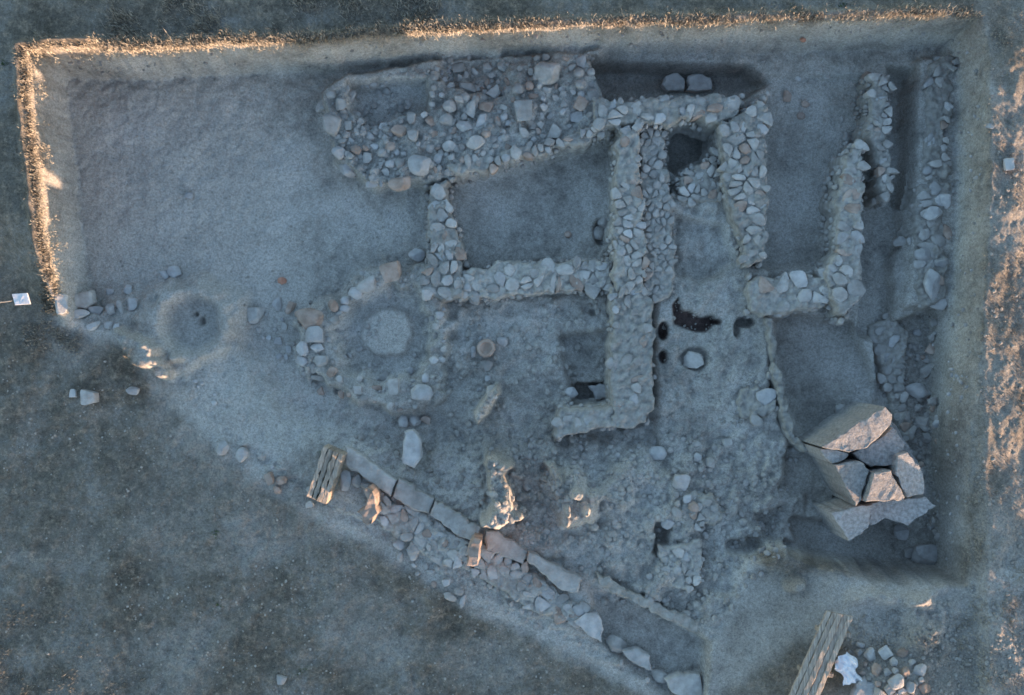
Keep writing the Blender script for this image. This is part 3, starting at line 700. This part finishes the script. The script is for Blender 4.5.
# ------------------------------------------------------------------ single loose stones, one by one
g1 = 'loose stones at the left end of the rubble spread'
EX = [
 (332,124,9,12,10,'tall rounded stone on the left rim of the upper rubble spread',g1,'stone'),
 (341.5,103,5.5,6.5,0,'pointed stone above the tall rounded stone of the rubble spread',g1,'stone'),
 (331,95,5,4,0,'uppermost small stone of the rubble spread, left end',g1,'stone'),
 (322,106,4.5,8,35,'leftmost slanting stone of the upper rubble spread',g1,'stone'),
 (334,138.5,4.5,4,0,'small round stone just below the tall rounded stone',g1,'stone'),
 (338,152.5,6.5,6.5,0,'squarish pale stone halfway down the left rim of the rubble spread',g1,'pale'),
 (349,125.5,4,5,0,'small stone right of the tall rounded stone',g1,'stone'),
 (348,170,9,8,30,'pale slanting stone at the lower left corner of the rubble spread',g1,'pale'),
 (355.6,150,5.5,4,20,'small brownish stone right of the squarish pale stone',g1,'brown'),
 (367.5,157,4.5,6,0,'narrow upright stone in the lower left of the rubble spread',g1,'stone'),
 (390,146,5,4,0,'small brownish stone in the middle of the rubble spread',g1,'brown'),
 (420.5,164.5,12,10,10,'biggest squarish boulder at the lower edge of the rubble spread',None,'pale'),
 (401,183,12,7,-10,'flat brown slab-like stone below the biggest boulder',None,'brown'),
 (372,184,6,3.5,0,'small pale stone at the bottom tip of the rubble spread',None,'pale'),
 (430,121,5,5,0,'small reddish-brown stone under the right end of the shallow pit',None,'brown'),
 (413,135,5,7,0,'oblong grey stone below the shallow pit',None,'stone'),
 (449.6,106,6.5,6.5,0,'round grey stone right of the shallow pit',None,'stone'),
 (459,98.6,4.5,4.5,0,'small stone touching the round grey stone, right of the shallow pit',None,'stone'),
 (467,87,8,6,0,'wide grey stone above right of the shallow pit',None,'stone'),
 (459,68,6.5,5,0,'stone high against the north section, right of the shallow pit',None,'stone'),
 (449.6,147,7,6,30,'slanting stone between the boulder and the wide wall stones',None,'stone'),
 (464.7,126.7,8,5,10,'flat pale stone in the right part of the rubble spread',None,'pale'),
 (475.5,143,9,7,0,'broad flat stone at the start of the slanting wall',None,'stone'),
 (548.6,72,13,11,0,'large heart-shaped stone near the north section',None,'stone'),
 (517,89.7,6,5.5,0,'round stone left of the heart-shaped stone',None,'stone'),
 (529,86,4.5,4.5,0,'small pinkish stone between round stone and heart-shaped stone',None,'brown'),
 (531,71,3,4,0,'tiny stone touching the left side of the heart-shaped stone',None,'stone'),
 (533.5,95.7,5,2.5,0,'thin flat stone under the small pinkish stone',None,'brown'),
 (525,110,10,11,0,'large triangular stone below the thin flat stone',None,'stone'),
 (486,107,7.5,5.5,0,'oval pinkish stone left of the large triangular stone',None,'brown'),
 (579,73.5,5,5,0,'upper of three stones left of the dark cut corner',None,'stone'),
 (581,85,5,5,0,'middle of three stones left of the dark cut corner',None,'stone'),
 (581,94,3.5,3.5,0,'lowest and smallest of three stones left of the dark cut corner',None,'pale'),
 (546,57,4,4,0,'small stone above the heart-shaped stone',None,'stone'),
 (310,318.5,14,10,0,'big brown boulder at the left of the ring around the plaster floor',None,'brown'),
 (315,334,9,8,0,'pale stone directly below the big brown boulder',None,'pale'),
 (303,349,6,7,0,'upper left stone of the heap under the brown boulder',None,'pale'),
 (317.5,348,7,4.5,0,'flat stone in the heap under the brown boulder',None,'pale'),
 (304,361,8,6.5,0,'lower left stone of the heap under the brown boulder',None,'pale'),
 (322,360,8,6,0,'right stone of the heap under the brown boulder',None,'stone'),
 (332,372,5.5,5,0,'reddish stone at the lower right end of the heap under the brown boulder',None,'brown'),
 (319,377,8,4,0,'flat stone closing the bottom of the heap under the brown boulder',None,'stone'),
 (333,306,5,6,0,'upright stone starting the curved row above the plaster floor',None,'brown'),
 (344.5,301,4.5,4,0,'small stone second in the curved row above the plaster floor',None,'pale'),
 (344,308.7,5.5,3.5,0,'small bright stone below the curved row above the plaster floor',None,'pale'),
 (334,320,5,5,0,'small round stone inside the left of the stone ring',None,'stone'),
 (355,293,7,5.5,30,'bright squarish stone in the curved row above the plaster floor',None,'pale'),
 (367.6,285.5,11,6.5,-40,'long slanting stone in the curved row above the plaster floor',None,'stone'),
 (392,271,10.5,9.5,-10,'large pinkish boulder at the upper end of the curved row',None,'brown'),
 (416.5,255,8,6.5,0,'pale blue-grey block left of the square room west wall',None,'pale'),
 (421,393,11,8,0,'large pale stone at the lower right of the stone ring',None,'pale'),
 (394.5,385.7,6,8,0,'upright stone at the bottom of the stone ring',None,'stone'),
 (376,388,6,2.5,0,'thin reddish stone at the bottom of the stone ring',None,'brown'),
 (365,398,5,3.5,0,'flat stone below the thin reddish stone',None,'stone'),
 (410,370,3.5,3.5,0,'tiny pale stone right of the plaster floor',None,'pale'),
 (440,315.5,4,4,0,'small pale stone below the square room corner',None,'pale'),
 (427.5,295,5,5,0,'small pale block at the outer corner of the square room',None,'pale'),
 (62,302,6.5,11,0,'tall white stone at the foot of the sunlit left bank',None,'pale'),
 (61,288,3.5,3.5,0,'little stone above the tall white stone at the left bank',None,'pale'),
 (80,314,9,4.5,0,'first flat stone of the left stone row',None,'pale'),
 (96,311,7,5,0,'second stone of the left stone row',None,'pale'),
 (111,309,5,5.5,0,'third stone of the left stone row, catching light',None,'pale'),
 (120,307,3,7,-20,'thin upright stone of the left stone row',None,'stone'),
 (133,303,5,7,0,'last upright stone at the right end of the left stone row',None,'pale'),
 (128,290,4,5,0,'square stone above the right end of the left stone row',None,'pale'),
 (110,291,4,3.5,0,'small stone lying above the middle of the left stone row',None,'pale'),
 (93,326,7,4,-20,'oval stone fallen below the left stone row',None,'pale'),
 (108,325,4.5,4,0,'left of two small stones fallen below the left stone row',None,'pale'),
 (117,327,3.5,3.5,0,'right of two small stones fallen below the left stone row',None,'pale'),
 (175,272,7,6,0,'white angular stone on the bare left floor',None,'pale'),
 (165,275,4,5.5,-30,'narrow white stone beside the angular one on the bare left floor',None,'pale'),
 (189,196,4.5,3.8,0,'lone small pale stone in the middle of the bare left floor',None,'pale'),
 (255,314,8,9,0,'grey stone at the left end of the scatter beside the round mound',None,'stone'),
 (277,304,4.5,6.5,0,'upright pale stone in the scatter left of the brown boulder',None,'pale'),
 (290.5,307,4,7,20,'slanting brownish stone just left of the brown boulder',None,'brown'),
 (278,341,4,4,0,'small pale stone alone below the scatter left of the ring',None,'pale'),
 (282,281,4,4,-40,'small red fired-clay lump on the left floor above the scatter',None,'brick'),
 (345,480,6,10,0,'white upright stone right of the grooved beam',None,'pale'),
 (357,481,4.5,6.5,0,'grey stone second to the right of the grooved beam',None,'stone'),
 (366,485,5,4,0,'small stone above the thin sunlit edge stone',None,'stone'),
 (380,497,5,7,0,'brown stone under the first kerb slab, right of the thin edge stone',None,'brown'),
 (242,455,6,7,0,'rounded grey stone on the lower left brink of the dig',None,'pale'),
 (223,449,5,8,20,'bright sunlit stone on the lower left brink of the dig',None,'pale'),
 (403,422,5,6,0,'left of two small blocks above the oblong pale slab',None,'pale'),
 (415,421,6,6,0,'right of two small blocks above the oblong pale slab',None,'pale'),
 (398.5,544.6,5.5,5,0,'rounded pale stone on the turf below the kerb slabs',None,'pale'),
 (413,553,6,7,0,'squarish pale stone on the turf below the kerb slabs',None,'pale'),
 (400,557,3,5,0,'small grey stone under the rounded pale stone on the turf',None,'stone'),
 (431.5,537.5,7,6.5,30,'rounded pale stone at the left end of the terrace facing',None,'pale'),
 (454.5,555,9,6,20,'broad slanted stone in the left terrace facing',None,'stone'),
 (437,559,8,5,20,'flat stone at the foot of the left terrace facing',None,'stone'),
 (446.5,582,4.5,4,0,'upper pale stone of the small fall below the terrace facing',None,'pale'),
 (459,591.6,5,4,0,'right stone of the small fall below the terrace facing',None,'stone'),
 (450,597,7,4,20,'lower flat stone of the small fall below the terrace facing',None,'stone'),
 (462.6,601,2.5,6.5,15,'thin splinter of stone of the small fall below the terrace facing',None,'pale'),
 (579,610,6.5,5.5,0,'rounded stone between the widest kerb slab and the largest facing block',None,'pale'),
 (616,644,10,9,0,'rounded block between the largest facing block and the pale triangular slab',None,'stone'),
 (660,676,9,6,30,'stone between the pale triangular slab and the last slab',None,'stone'),
 (502,341,5.5,5.5,0,'squarish stone upper right of the brownish drum',None,'pale'),
 (473,351.5,3,5.5,0,'narrow stone left of the brownish drum',None,'pale'),
 (487,365.5,6,5.5,0,'stone directly below the brownish drum',None,'stone'),
 (488,378,3.5,3.5,0,'small stone second below the brownish drum',None,'pale'),
 (491,390,5,5,0,'stone at the top of the little sunlit ridge',None,'stone'),
 (571,393,7,5.5,0,'pale stone on the left rim of the dark niche',None,'pale'),
 (608,428,4.5,3.5,0,'small white stone below the L-shaped earth wall',None,'pale'),
 (474.7,299,6,6,0,'round stone at the outer foot of the square room lower wall',None,'stone'),
 (930.5,284.7,9,15,0,'tall oval slab-like stone in the right rubble wall',None,'pale'),
 (937.7,303,8,6,20,'stone at the lower end of the right rubble wall',None,'pale'),
 (922.7,254.5,8,7,0,'squarish stone in the right rubble wall, left row',None,'pale'),
 (940.6,263,7.5,6,-10,'angular stone in the right rubble wall, right row',None,'pale'),
 (900,241.5,8,5,-20,'slanting stone fallen into the dark trench',None,'stone'),
 (919,391.7,14,8,10,'largest boulder on the trench floor at the right',None,'pale'),
 (938,59.5,4.5,4.5,0,'round stone left of a pair at the top of the right rubble wall',None,'pale'),
 (949,59.5,3.5,4,0,'round stone right of a pair at the top of the right rubble wall',None,'pale'),
 (930,141,6,5.5,0,'pale block beside the upper right rubble strip',None,'pale'),
 (932,214,9,7,0,'broad pale stone near the top of the lower right rubble wall',None,'pale'),
 (945,200,5.5,8,0,'upright pale stone near the right section',None,'pale'),
 (990,126,4.5,3.5,0,'small white stone on the turf right of the dig',None,'pale'),
 (1009,164,5.5,6.5,0,'white sunlit stone on the turf near the right edge of the photo',None,'pale'),
 (840,410,6,5,-30,'single stone on the floor of the lower right room',None,'stone'),
 (900.7,533,8,7,0,'rounded block at the foot of the tumbled pile',None,'pale'),
 (925,554,12,12,0,'big boulder in the bottom right corner of the pit',None,'pale'),
 (909,552,6,5,0,'smaller rock left of the big boulder in the pit corner',None,'stone'),
 (133,391,6,4,0,'small white stone on the turf left of the dig, lower one',None,'pale'),
 (90,397,7,7,0,'pale flat stone sunk in the turf at the lower left',None,'stone'),
 (73,393,3.5,4,0,'little pale stones beside the sunk flat stone',None,'pale'),
 (281,680,5,5,0,'lone white stone on the turf near the bottom edge',None,'pale'),
 (656,454,10,7,-10,'pale lumpy stone at the lower end of the long wall',None,'pale'),
 (681,482,8,9,0,'pale block on the rubble slope below the long wall',None,'pale'),
 (728,442,6,5,0,'rounded stone on the earth right of the rubble slope',None,'stone'),
 (727,497,0,0,0,None,None,None),
 (604,222,6,6,0,'stone leaning in the hollow at the right of the square room',None,'stone'),
 (598,234,7,7,0,'rounded lump on the floor at the right of the square room',None,'stone'),
 (568,235,3.5,3.5,0,'small brown stone on the square room floor',None,'brown'),
 (796,36,0,0,0,None,None,None),
 (803,40,3,2.2,0,'small red brick fragment in the top section face',None,'brick'),
 (738,262,5,4,0,'stone at the foot of the thick block-built wall',None,'stone'),
 (270,478,4.5,6,-20,'sunlit brownish stone left of the grooved beam, upper',None,'brown'),
 (277,490,4,4,0,'sunlit brownish stone left of the grooved beam, lower',None,'brown'),
]
for (u, v, rx, ry, rot, lb, gr, m_) in EX:
    if lb: rock(u, v, rx*1.12, ry*1.12, rot, lb, gr, m_, cat='stone', lift=.5)

# stones scattered in areas: each its own object, one phrase per heap
ORD = ['nearest', 'second', 'third', 'fourth', 'fifth', 'sixth', 'seventh', 'eighth', 'ninth', 'tenth', 'eleventh', 'twelfth']
PENDING = []
def relabel():
    groups = {}
    for o, u, v, r_, mt in PENDING:
        best = min(ANCHOR, key=lambda a: (a[0]-u)**2+(a[1]-v)**2); dx, dy = u-best[0], v-best[1]
        side = ('right of' if dx > 0 else 'left of') if abs(dx) > abs(dy) else ('below' if dy > 0 else 'above')
        size = 'large' if r_ > 5.2 else ('mid-sized' if r_ > 3.9 else 'small'); colr = {'stone': 'grey', 'pale': 'pale', 'brown': 'brownish'}[mt]
        groups.setdefault((size, colr, side, best[2]), []).append((math.hypot(dx, dy), o))
    for (size, colr, side, an), L_ in groups.items():
        L_.sort(key=lambda t_: t_[0])
        for k_, (d_, o) in enumerate(L_):
            o['label'] = (f'{ORD[min(k_, 11)]} ' if len(L_) > 1 else '')+f'{size} {colr} stone {side} {an}'
ANCHOR = [(332,124,'the tall rounded stone of the rubble spread'),(420,164,'the biggest squarish boulder'),(388,98,'the shallow pit'),(548,72,'the heart-shaped stone'),
 (525,110,'the large triangular stone'),(467,87,'the wide grey stone by the north section'),(449,147,'the slanting stone near the biggest boulder'),(581,85,'the three stones at the dark cut'),
 (486,107,'the oval pinkish stone'),(367,157,'the narrow upright stone, lower left rubble'),(310,318,'the big brown boulder'),(255,314,'the grey stone by the round mound'),(387,332,'the round plaster floor'),
 (919,391,'the largest trench floor boulder'),(930,330,'the end of the right rubble wall'),(846,667,'the crumpled white bag'),(872,690,'the smooth pale slab at the bottom edge'),(905,675,'the middle of the spoil heap'),
 (681,482,'the pale block on the lower slope'),(656,454,'the pale lumpy stone under the long wall'),(215,400,'the lower left brink'),(300,480,'the grooved beam'),(486,348,'the brownish drum'),
 (820,100,'the middle of the upper right room'),(431,537,'the left end of the terrace facing'),(446,582,'the small fall below the terrace'),(925,450,'the tumbled blocks on the trench floor')]
def scatter(poly, n, rmin, rmax, label, group, mats=('stone', 'stone', 'pale', 'brown'), gap=.9, hzf=1, name='stone'):
    P = np.array(poly); k = 0; tries = 0; lo = P.min(0); hi = P.max(0)
    while k < n and tries < n*120:
        tries += 1; u = random.uniform(lo[0], hi[0]); v = random.uniform(lo[1], hi[1])
        if sdf(P, np.array(u), np.array(v)) < 0: continue
        r_ = rmin+(rmax-rmin)*random.random()**1.8*(1-.5*tries/(n*120.))
        if any((u-a)**2+(v-b_)**2 < ((r_+c_)*gap)**2 for a, b_, c_ in OCC): continue
        mt = random.choice(mats); o = rock(u, v, r_*random.uniform(.9, 1.25), r_*random.uniform(.75, 1.0), random.uniform(0, 180), label, group, mt, name=name); PENDING.append((o, u, v, r_, mt)); k += 1
    return k
scatter([(330,92),(352,84),(356,112),(376,128),(430,112),(432,66),(590,56),(600,96),(600,118),(540,140),(450,164),(424,182),(372,186),(345,160)], 112, 3.0, 8,
        'grey stone in the jumbled rubble spread below the top section', 'jumbled stones of the upper rubble spread')
scatter([(240,300),(298,300),(298,372),(270,350),(245,330)], 12, 2.5, 5, 'small stone of the scatter between round mound and brown boulder', 'scatter beside the round mound', ('pale','stone','stone'))
scatter([(432,290),(446,300),(444,370),(430,380),(428,330)], 8, 2.5, 5, 'small stone right of the stone ring', 'small stones right of the ring', ('pale','stone'))
scatter([(300,372),(345,380),(440,408),(430,425),(340,400),(300,385)], 9, 2.5, 5, 'small stone below the stone ring', 'small stones below the ring', ('stone','brown'))
scatter([(345,375),(432,372),(434,405),(400,408),(350,400)], 7, 2.5, 5, 'small stone along the lower rim of the stone ring', 'small stones at the ring lower rim')
scatter([(880,340),(945,318),(945,470),(915,470)], 22, 3.5, 8, 'half-buried stone on the right trench floor', 'stones on the right trench floor')
scatter([(854,642),(900,650),(935,672),(928,700),(858,700),(862,668)], 26, 3.6, 9, 'angular stone in the spoil heap beside the plank ramp', 'stones of the spoil heap', ('pale','brown','stone'), gap=.75, name='spoil_stone')
scatter([(640,432),(720,440),(724,490),(690,560),(640,540)], 10, 3, 7, 'stone on the earth slope below the long wall', 'stones on the lower centre slope')
scatter([(195,380),(235,395),(225,410),(195,395)], 6, 1.8, 3.4, 'little pale stone on the lower left brink', 'little stones on the lower left brink', ('pale',))
scatter([(262,450),(296,470),(330,506),(290,505),(258,470)], 5, 2.5, 5.5, 'stone on the brink left of the grooved beam', 'stones on the brink by the grooved beam')
scatter([(470,330),(500,330),(500,400),(480,400),(468,372)], 4, 2.2, 4, 'small stone around the brownish drum', 'small stones around the brownish drum', ('pale','stone'))
scatter([(780,75),(868,75),(868,120),(845,140),(785,140)], 9, 3.5, 6.5, 'half-buried stone on the floor of the upper right room', 'stones on the upper right room floor')
scatter([(385,525),(440,575),(470,600),(455,604),(395,560)], 5, 2.2, 4, 'small stone fallen at the foot of the diagonal wall', 'small stones below the diagonal wall')

relabel()
# rubble grit too fine to count
def grit(name, poly, n, rmin, rmax, m, seed, label):
    r = np.random.default_rng(seed); P = np.array(poly, float); lo = P.min(0); hi = P.max(0); bg = Bag()
    u = r.uniform(lo[0], hi[0], n*3); v = r.uniform(lo[1], hi[1], n*3); k = sdf(P, u, v) > 0; u = u[k][:n]; v = v[k][:n]
    dens = fbm(u/35, v/35, seed, 3); kk = r.uniform(size=len(u)) < .45+dens; u = u[kk]; v = v[kk]; zs = zrel(u, v)
    for a, b_, zg in zip(u, v, zs):
        s = (rmin+(rmax-rmin)*r.uniform()**3)/SC; x, y, z = unproj(a, b_, zg)
        PP, FF = LOWS[r.integers(len(LOWS))]
        V, F = inst(PP, FF, (float(x), float(y), float(z)+s*.25), (s*r.uniform(.8, 1.3), s, s*.7), r.uniform(0, 6), r.normal()*.3, r.normal()*.3); bg.add(V, F)
    o = link(name, bg.mesh(name), M[m]); tag(o, label, 'rubble', None, 'stuff'); return o
LOWS = [rock_data(400+i, sub=1, cuts=5) for i in range(10)]
grit('rubble', [(60,54),(240,50),(420,40),(540,34),(700,30),(860,25),(975,22),(965,60),(760,62),(540,52),(330,66),(60,76)], 700, .6, 2.4, 'stone', 21, 'small stones bedded in the top section face')
grit('rubble', [(950,60),(984,24),(984,200),(974,330),(952,570),(944,560),(948,300)], 420, .6, 2.4, 'stone', 22, 'small stones bedded in the right section face')
grit('rubble', [(330,90),(440,60),(600,50),(612,130),(450,180),(372,188),(340,160)], 1700, 1.2, 4.6, 'stone', 1, 'fine rubble filling the gaps of the upper rubble spread')
grit('rubble', [(470,430),(640,430),(800,440),(790,545),(700,640),(560,570),(470,500)], 1900, .8, 4.0, 'stone', 2, 'fine rubble strewn over the lower centre earth slope')
grit('rubble', [(870,330),(945,310),(945,570),(905,470)], 800, 1.2, 5.5, 'stone', 3, 'fine rubble on the right trench floor')
grit('rubble', [(650,130),(680,200),(678,300),(740,330),(770,420),(660,430),(655,300)], 450, .8, 2.5, 'mortar', 4, 'fine rubble beside the long wall')
grit('rubble', [(400,520),(480,560),(600,620),(700,695),(660,690),(560,640),(400,560)], 560, 1, 3.6, 'stone', 5, 'fine rubble along the diagonal wall')
grit('rubble', [(430,300),(610,296),(640,430),(770,430),(785,545),(740,600),(710,630),(560,590),(470,530),(350,440),(430,400)], 3400, .7, 4.2, 'mortar', 10, 'earth clods over the lower centre of the dig')
grit('rubble', [(300,300),(360,270),(430,275),(445,400),(400,420),(320,400),(290,350)], 500, .8, 3.6, 'stone', 11, 'fine rubble of the ring around the round plaster floor')
grit('rubble', [(840,620),(1010,590),(1040,700),(850,710)], 1500, .6, 2.4, 'mortar', 6, 'clods of earth on the bank at the lower right')
grit('rubble', [(66,75),(320,80),(420,190),(410,260),(300,300),(230,420),(120,320)], 1200, .5, 1.6, 'mortar', 7, 'crumbs of earth on the bare left floor')
grit('rubble', [(-20,320),(60,320),(300,510),(560,650),(700,715),(-20,715)], 3200, .4, 1.5, 'mortar', 8, 'clods and pebbles on the turf at the lower left')
grit('rubble', [(975,60),(1045,60),(1045,590),(960,590)], 1300, .6, 2.4, 'mortar', 9, 'clods and pebbles on the right-hand turf')

# ------------------------------------------------------------------ dry grass
def grass(name, U_, V_, hmin, hmax, m, label, blades=6, seed=0, wd=.006, cat='grass', spread=.05, lean=.55):
    r = np.random.default_rng(seed); n = len(U_); zr = zrel(U_, V_)
    x, y, z = unproj(U_, V_, zr)
    x = np.repeat(x, blades)+r.normal(size=n*blades)*spread; y = np.repeat(y, blades)+r.normal(size=n*blades)*spread; z = np.repeat(z, blades)-.02
    N_ = len(x); h = r.uniform(hmin, hmax, N_)*np.repeat(r.uniform(.6, 1.2, n), blades); a = r.uniform(0, 2*math.pi, N_); ln = r.uniform(.1, lean, N_)*h
    dx, dy = np.cos(a), np.sin(a); b2 = r.uniform(0, math.pi, N_); wx, wy = np.cos(b2)*wd, np.sin(b2)*wd
    p = np.stack([np.stack([x-wx, y-wy, z], -1), np.stack([x+wx, y+wy, z], -1),
                  np.stack([x+dx*ln*.35+wx*.8, y+dy*ln*.35+wy*.8, z+h*.6], -1), np.stack([x+dx*ln*.35-wx*.8, y+dy*ln*.35-wy*.8, z+h*.6], -1),
                  np.stack([x+dx*ln, y+dy*ln, z+h], -1)], 1).reshape(-1, 3)
    i = np.arange(N_)*5
    F = [(int(k), int(k+1), int(k+2), int(k+3)) for k in i]+[(int(k+3), int(k+2), int(k+4)) for k in i]
    o = link(name, mesh_from(name, p, F), M[m]); return tag(o, label, cat, None, 'stuff')
def along(path, n, w_, seed):
    r = np.random.default_rng(seed); P = np.array(path, float); d = np.r_[0, np.cumsum(np.linalg.norm(np.diff(P, axis=0), axis=1))]
    s = r.uniform(0, d[-1], n); u = np.interp(s, d, P[:, 0]); v = np.interp(s, d, P[:, 1]); k = vnoise(s/9, s*0, seed)
    off = r.normal(size=n)*w_*(.25+1.5*k); e = np.array([P[-1]-P[0]])/d[-1]
    return u-off*e[0, 1], v+off*e[0, 0]
WL = [(25,50),(31,110),(39,180),(47,260),(55,312)]
u, v = along(WL, 3600, 4.0, 1); grass('dry_grass', u, v, .03, .11, 'straw', 'strip of sunlit straw-coloured grass along the left bank of the dig', 6, 1)
NL = [(30,48),(120,47),(240,41),(330,38),(420,30),(540,25),(700,21),(860,16),(975,13)]
u, v = along(NL, 4200, 3.5, 2); k = np.random.default_rng(3).uniform(size=len(u)) < np.interp(u, [0,450,600,1000], [1,1,.5,.35])*(.6+.8*vnoise(u/28, u*0, 77)); u = u[k]; v = v[k]
grass('dry_grass', u, v, .04, .16, 'straw', 'fringe of sunlit straw-coloured grass along the top edge of the dig', 6, 2)
r_ = np.random.default_rng(5)
def patch(n, poly, seed, thr=0, sc=30):
    r = np.random.default_rng(seed); P = np.array(poly, float); lo = P.min(0); hi = P.max(0); u = r.uniform(lo[0], hi[0], n*2); v = r.uniform(lo[1], hi[1], n*2)
    k = (sdf(P, u, v) > 0) & (fbm(u/sc, v/sc, seed, 3) > thr+r.normal(size=n*2)*.15); return u[k][:n], v[k][:n]
u, v = patch(1300, [(110,-20),(440,-20),(440,34),(330,38),(110,44)], 6, .05); grass('dry_grass', u, v, .05, .2, 'straw', 'patchy dry grass on the turf above the top left of the dig', 6, 6)
u, v = patch(3500, [(984,20),(1045,10),(1045,640),(955,620),(962,560),(985,300)], 7, .08, 20); grass('dry_grass', u, v, .02, .06, 'straw', 'sparse dry stubble on the sunlit turf right of the dig', 5, 7)
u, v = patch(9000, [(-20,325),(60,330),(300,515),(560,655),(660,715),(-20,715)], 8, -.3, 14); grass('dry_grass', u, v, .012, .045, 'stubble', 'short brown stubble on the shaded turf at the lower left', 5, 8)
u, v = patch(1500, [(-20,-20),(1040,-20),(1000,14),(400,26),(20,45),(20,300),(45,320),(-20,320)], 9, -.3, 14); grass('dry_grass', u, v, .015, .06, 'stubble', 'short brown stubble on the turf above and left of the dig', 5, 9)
u, v = patch(700, [(-20,600),(60,600),(190,715),(-20,715)], 10, .0, 22); grass('dry_grass', u, v, .03, .11, 'straw', 'golden grass tufts in the lower left corner', 6, 10)
u, v = patch(900, [(870,640),(1045,590),(1045,715),(880,715)], 12, .1, 22); grass('dry_grass', u, v, .02, .09, 'straw', 'golden grass tufts on the lower right bank', 6, 12)
u, v = patch(300, [(20,325),(80,325),(80,352),(25,350)], 13, .0, 12); grass('dry_grass', u, v, .03, .10, 'straw', 'golden tufts at the foot of the left bank', 6, 13)
# single green weeds
for (a, b_, rr, lb) in ((303,670,5,'dark green weed near the bottom edge of the lower left turf'), (214,533,5,'dark green weed in the middle of the lower left turf'),
                        (322,450,5,'dark green weed at the top of the grooved beam'), (5,64,4,'olive green weed by the left edge near the top corner'),
                        (795,9,5,'left dark green weed on the turf above the dig'), (843,6,4,'right dark green weed on the turf above the dig'), (216,604,5,'olive weed low on the lower left turf')):
    r = np.random.default_rng(int(a)); u = a+r.normal(size=14)*rr*.5; v = b_+r.normal(size=14)*rr*.5
    o = grass('weed', u, v, .015, .05, 'green', lb, 5, int(a), .009, 'weed', .02, .9); del o['kind']
